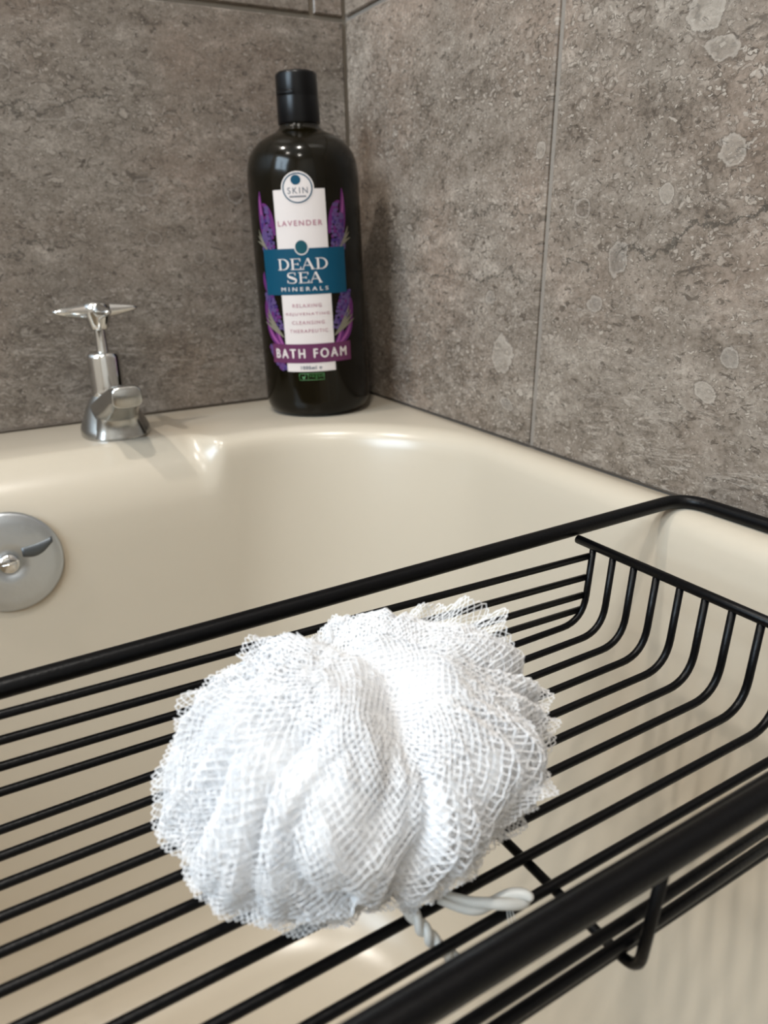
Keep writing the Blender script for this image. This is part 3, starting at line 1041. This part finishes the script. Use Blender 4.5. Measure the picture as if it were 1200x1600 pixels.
def puff_point(theta, phi, scale, seed=0.0, pleat=1.0):
    """theta from pole, phi around it (0 along e2, towards the camera)"""
    d = (np.cos(theta)[..., None] * pole + np.sin(theta)[..., None] * (np.cos(phi)[..., None] * e2 + np.sin(phi)[..., None] * e1))
    base = 1.0 / np.sqrt((d[..., 0] / AX[0]) ** 2 + (d[..., 1] / AX[1]) ** 2 + (d[..., 2] / AX[2]) ** 2)
    ph = phi + 0.20 * np.sin(2 * phi + 1.0) + 0.11 * np.sin(5 * phi + 0.5) + 0.05 * np.sin(11 * phi + 2.0) + (0.10 * np.sin(3 * theta + 2 * phi) + 0.05 * np.sin(6 * theta + 5 * phi))
    pl = np.abs(np.sin(9.0 * ph)) ** 0.6
    amp = (0.140 + 0.035 * np.sin(4 * phi + 1.3)) * sstep(theta + 0.18 * np.sin(7 * phi), 0.55, 1.15)
    r = base * (1 + pleat * amp * (pl - 0.72))
    r *= 1 + 0.028 * pleat * sstep(theta, 0.4, 1.0) * (np.abs(np.sin(23 * ph + 1.7 * np.sin(2 * theta))) - 0.5)
    # the two big upper lobes, with a crease between them running back and forward over the pole
    lat = np.sin(theta) * np.sin(phi - 0.20 * np.cos(phi))
    r *= 1 + 0.20 * (1 - np.exp(-(np.abs(lat) / 0.20) ** 1.6)) * (1 - sstep(theta, 0.9, 1.7)) - 0.09 * (1 - sstep(theta, 0.9, 1.7))
    # uneven lumps
    r *= 1 + 0.035 * np.sin(9.3 * d[..., 0] + 1) * np.sin(8.1 * d[..., 1] + 2) + 0.018 * np.sin(11 * d[..., 0] + 7 * d[..., 2] + 3 * seed)
    r *= 1 + 0.010 * np.sin(31 * d[..., 0] + 9 * d[..., 1] + seed) * np.sin(27 * d[..., 1] - 13 * d[..., 2])
    p = d * (r * scale)[..., None]
    p = p @ RZ.T
    p[..., 2] = np.maximum(p[..., 2], ZMIN + 0.0006 * (1 - scale))
    return p


def to_angles(d):
    th = np.arccos(np.clip(d @ pole, -1, 1))
    return th, np.arctan2(d @ e1, d @ e2)


def tubes_from_edges(P, E, rad, n=3):
    """prism along every edge (numpy)"""
    a, b = P[E[:, 0]], P[E[:, 1]]
    t = b - a
    l = np.linalg.norm(t, axis=1)
    ok = l > 1e-6
    a, b, t, l = a[ok], b[ok], t[ok], l[ok]
    t /= l[:, None]
    ref = np.where((np.abs(t[:, 2]) < 0.9)[:, None], np.array([0, 0, 1.0]), np.array([1.0, 0, 0]))
    u = np.cross(t, ref)
    u /= np.linalg.norm(u, axis=1)[:, None]
    v = np.cross(t, u)
    ring = [np.cos(2 * np.pi * k / n) * u + np.sin(2 * np.pi * k / n) * v for k in range(n)]
    rr = (np.full(len(a), rad) if np.isscalar(rad) else rad[ok])[:, None]
    V = np.stack([a + rr * q for q in ring] + [b + rr * q for q in ring], 1)      # m,2n,3
    m = len(a)
    base = (np.arange(m) * 2 * n)[:, None]
    F = np.concatenate([base + np.array([k, (k + 1) % n, n + (k + 1) % n, n + k])[None] for k in range(n)], 0)
    return V.reshape(-1, 3), F


def lattice_edges(nr, nc, wrap):
    """zig-zag net: each node joins two nodes of the next row"""
    E = []
    idx = np.arange(nr * nc).reshape(nr, nc)
    for i in range(nr - 1):
        j = np.arange(nc)
        E.append(np.stack([idx[i], idx[i + 1]], 1))
        k = (j + 1) if i % 2 else (j - 1)
        ok = np.ones(nc, bool) if wrap else ((k >= 0) & (k < nc))
        E.append(np.stack([idx[i][ok], idx[i + 1][(k % nc)[ok]]], 1))
    return np.concatenate(E)


# dense inner mass
nt, npi = 120, 420
TT, PP = np.meshgrid(np.linspace(0.004, math.pi - 0.02, nt), np.linspace(0, 2 * math.pi, npi, endpoint=False), indexing='ij')
V = puff_point(TT, PP, 0.925)
idx = np.arange(nt * npi).reshape(nt, npi)
F = np.stack([idx[:-1], np.roll(idx[:-1], -1, 1), np.roll(idx[1:], -1, 1), idx[1:]], -1).reshape(-1, 4)
core = link_mesh('inner_netting', V.reshape(-1, 3), F, NET_CORE, puff)

VV, FF, off = [], [], 0


def push(V, F):
    global off
    VV.append(V)
    FF.append(F + off)
    off += len(V)


# net sheets gathered in folds round the ball
for li, (scl, nr, ncol, rad) in enumerate(((0.955, 66, 100, 0.00013), (1.0, 68, 96, 0.00020))):
    th = np.linspace(0.42, math.pi - 0.45, nr)
    ph = np.linspace(0, 2 * math.pi, ncol, endpoint=False)
    TT, PP = np.meshgrid(th, ph, indexing='ij')
    PP = PP + (np.arange(nr) % 2)[:, None] * (math.pi / ncol) + li * 0.3 + 0.05 * np.sin(3 * TT + li)
    TT = TT + 0.006 * rng.normal(0, 1, TT.shape) + 0.03 * np.sin(7 * PP + li)
    s_loc = 1 + 0.006 * np.sin(6 * PP + 5 * TT + li) + 0.004 * rng.normal(0, 1, TT.shape)
    P = puff_point(TT, PP, scl) * s_loc[..., None]
    push(*tubes_from_edges(P.reshape(-1, 3), lattice_edges(nr, ncol, True), rad))
# crumpled sheets over the crown
for li, rot in enumerate((0.3, 1.9)):
    n1, n2 = 58, 32
    g1, g2 = np.meshgrid(np.linspace(-0.95, 0.95, n1), np.linspace(-0.95, 0.95, n2), indexing='ij')
    g2 = g2 + (np.arange(n1) % 2)[:, None] * (0.95 / n2)
    g1 = g1 + 0.035 * np.sin(9 * g2 + 4 * g1 + li)
    g2 = g2 + 0.045 * np.sin(8 * g1 + 2 * li)
    a_ = g1 * math.cos(rot) - g2 * math.sin(rot)
    b_ = g1 * math.sin(rot) + g2 * math.cos(rot)
    d = pole + a_[..., None] * e1 + b_[..., None] * e2
    d /= np.linalg.norm(d, axis=-1)[..., None]
    th, ph = to_angles(d)
    P = puff_point(th, ph, 0.955 + 0.04 * li) * (1 + 0.006 * rng.normal(0, 1, th.shape))[..., None]
    push(*tubes_from_edges(P.reshape(-1, 3), lattice_edges(n1, n2, False), 0.00018))
# loose bulging folds of net all round the sides
for k in range(13):
    pc = 0.95 + (2 * math.pi - 1.9) * k / 12 + rng.uniform(-0.1, 0.1)
    tc = rng.uniform(1.15, 1.75)
    wp, wt = rng.uniform(0.30, 0.46), rng.uniform(0.42, 0.62)
    n1, n2 = 34, 20
    g1, g2 = np.meshgrid(np.linspace(-1, 1, n1), np.linspace(-1, 1, n2), indexing='ij')
    g2s = g2 + (np.arange(n1) % 2)[:, None] * (1.0 / n2)
    bulge = np.clip(1 - np.abs(g2s) ** 2.2, 0, 1) ** 0.7 * np.clip(1 - np.abs(g1) ** 3, 0, 1)
    hgt = rng.uniform(0.045, 0.085)
    th = tc + g1 * wt + 0.04 * np.sin(5 * g2s + k)
    ph = pc + g2s * wp + 0.06 * np.sin(4 * g1 + k)
    P = puff_point(th, ph, 0.955) * (1 + hgt * bulge * (1 + 0.18 * np.sin(9 * g1 + 6 * g2s + k)) + 0.003 * rng.normal(0, 1, th.shape))[..., None]
    P[..., 2] = np.maximum(P[..., 2], ZMIN)
    push(*tubes_from_edges(P.reshape(-1, 3), lattice_edges(n1, n2, False), 0.00014))
net = link_mesh('netting', np.concatenate(VV), np.concatenate(FF), NET, puff)


def frill(theta0, phi0, heading, length, height, seed, lift=0.55):
    """ruffled strip of net standing out of the ball, its free edge in loops"""
    r_ = np.random.default_rng(seed)
    length *= 1.35
    nu, nv = max(30, int(length / 0.00105)), 8
    u = np.linspace(-0.5, 0.5, nu)
    out = np.zeros((nv, nu, 3))
    for j in range(nv):
        t = j / (nv - 1)
        uu = u + (0.5 / nu if j % 2 else 0)
        wav = 0.040 * np.sin(uu * 19 + seed) + 0.024 * np.sin(uu * 37 + 2 * seed)
        along = uu * length / 0.040
        th = theta0 + along * math.cos(heading) + wav * (0.2 + t) * math.sin(heading) * 0.9 + t * lift * math.sin(heading) * 0.15
        ph = phi0 + (along * math.sin(heading) - wav * (0.2 + t) * math.cos(heading) * 0.9) / max(0.4, math.sin(theta0))
        fade = np.clip(1.6 - np.abs(uu) * 3.0, 0.05, 1) ** 0.7
        sc_ = 0.95 + (height / 0.040) * t * fade * (0.85 + 0.16 * np.sin(uu * 21 + seed * 1.3) + 0.10 * np.sin(uu * 43 + seed))
        out[j] = puff_point(th, ph, sc_, 0.2, 1.0 - 0.75 * t)
    out += r_.normal(0, 0.00012, out.shape)
    P = out.reshape(-1, 3)
    V1, F1 = tubes_from_edges(P, lattice_edges(nv, nu, False), 0.00013)
    # looped free edge
    top = out[-1]
    mid = 0.5 * (top[:-1] + top[1:])
    outward = mid / np.linalg.norm(mid, axis=1)[:, None]
    tip = mid + outward * 0.0008
    PL = np.concatenate([top, tip])
    PL[:, 2] = np.maximum(PL[:, 2], ZMIN)
    k = np.arange(nu - 1)
    EL = np.concatenate([np.stack([k, nu + k], 1), np.stack([nu + k, k + 1], 1)])
    V2, F2 = tubes_from_edges(PL, EL, 0.00016)
    return link_mesh('ruffle', np.concatenate([V1, V2]), np.concatenate([F1, F2 + len(V1)]), NET, puff)


H2 = math.pi / 2
# (theta, phi, heading: 0 = along a meridian, pi/2 = around the ball, length, height)
for i, a in enumerate([
        (0.80, -1.98, H2, 0.020, 0.0095), (1.13, -1.62, H2, 0.040, 0.0050), (1.22, -1.00, H2, 0.040, 0.0058), (1.46, -0.76, H2, 0.040, 0.0060),
        (1.62, -0.36, H2, 0.036, 0.0055), (1.95, 0.05, H2, 0.045, 0.0050), (1.90, 0.90, H2, 0.045, 0.0058), (1.64, 1.26, H2, 0.045, 0.0050),
        (1.60, 1.62, H2, 0.045, 0.0050), (1.28, 2.12, H2, 0.040, 0.0055), (1.02, 2.58, H2, 0.036, 0.0058), (0.78, 2.95, H2, 0.022, 0.0055),
        (1.20, -2.70, H2, 0.045, 0.0055), (1.95, -0.90, H2, 0.045, 0.0050), (1.45, 1.75, H2, 0.040, 0.0048), (1.72, -2.5, H2, 0.05, 0.005),
        (1.72, 2.60, H2, 0.05, 0.005), (1.35, -1.35, H2, 0.045, 0.0055), (1.70, 0.70, 0.9, 0.030, 0.0040), (1.05, -0.95, 0.35, 0.030, 0.0035)]):
    frill(*a, seed=31 + i)


# twisted cord
def rope(name, pts, rad, parent, turns, taper=None):
    P = [Vector(p) for p in pts]
    dense = []
    for i in range(len(P) - 1):
        p0, p1, p2, p3 = P[max(i - 1, 0)], P[i], P[i + 1], P[min(i + 2, len(P) - 1)]
        for k in range(16):
            t = k / 16
            dense.append(0.5 * ((2 * p1) + (-p0 + p2) * t + (2 * p0 - 5 * p1 + 4 * p2 - p3) * t * t + (-p0 + 3 * p1 - 3 * p2 + p3) * t ** 3))
    dense.append(P[-1])
    n = len(dense)
    mb_ = MB()
    up = Vector((0, 0, 1))
    for sidx in range(2):
        q, rad_l = [], []
        for i, p in enumerate(dense):
            t = (dense[min(i + 1, n - 1)] - dense[max(i - 1, 0)]).normalized()
            a = t.cross(up)
            a = a.normalized() if a.length > 1e-4 else Vector((1, 0, 0))
            b = t.cross(a).normalized()
            an = 2 * math.pi * turns * i / (n - 1) + sidx * math.pi
            k = taper(i / (n - 1)) if taper else 1.0
            q.append(p + (a * math.cos(an) + b * math.sin(an)) * rad * 0.5 * k)
            rad_l.append(rad * 0.62 * k)
        mb_.tube(q, rad, 12, 0, True, rad_l)
    return mb_.build(name, ROPE, parent, True)


def rel(p):
    return Vector(p) - PC


rope('cord', [rel(p) for p in ((-0.2150, -0.4310, -0.0240), (-0.2135, -0.4376, -0.0282), (-0.2118, -0.4404, -0.0315), (-0.2090, -0.4421, -0.0362), (-0.2057, -0.4445, -0.0390), (-0.2004, -0.4475, -0.0390), (-0.1955, -0.4478, -0.0360))],
     0.00165, puff, 4.5)
rope('cord', [rel(p) for p in ((-0.2063, -0.4360, -0.0270), (-0.2010, -0.4412, -0.0278), (-0.1965, -0.4430, -0.0280), (-0.1920, -0.4443, -0.0280), (-0.1888, -0.4455, -0.0283), (-0.1878, -0.4459, -0.0285))],
     0.0021, puff, 0.9, lambda t: (0.70 + 0.35 * math.sin(math.pi * min(1, t * 0.9))) * (1 - max(0, t - 0.93) * 6))
# loose threads hanging from the cord end
mb = MB()
for k in range(3):
    mb.tube([rel((-0.1935 + 0.0006 * k, -0.4450, -0.0290)), rel((-0.1936 + 0.0008 * k, -0.4458 - 0.0002 * k, -0.0320)), rel((-0.1930 + 0.0009 * k, -0.4462, -0.0350))], 0.00010, 6)
mb.build('loose_thread', ROPE, puff, True)
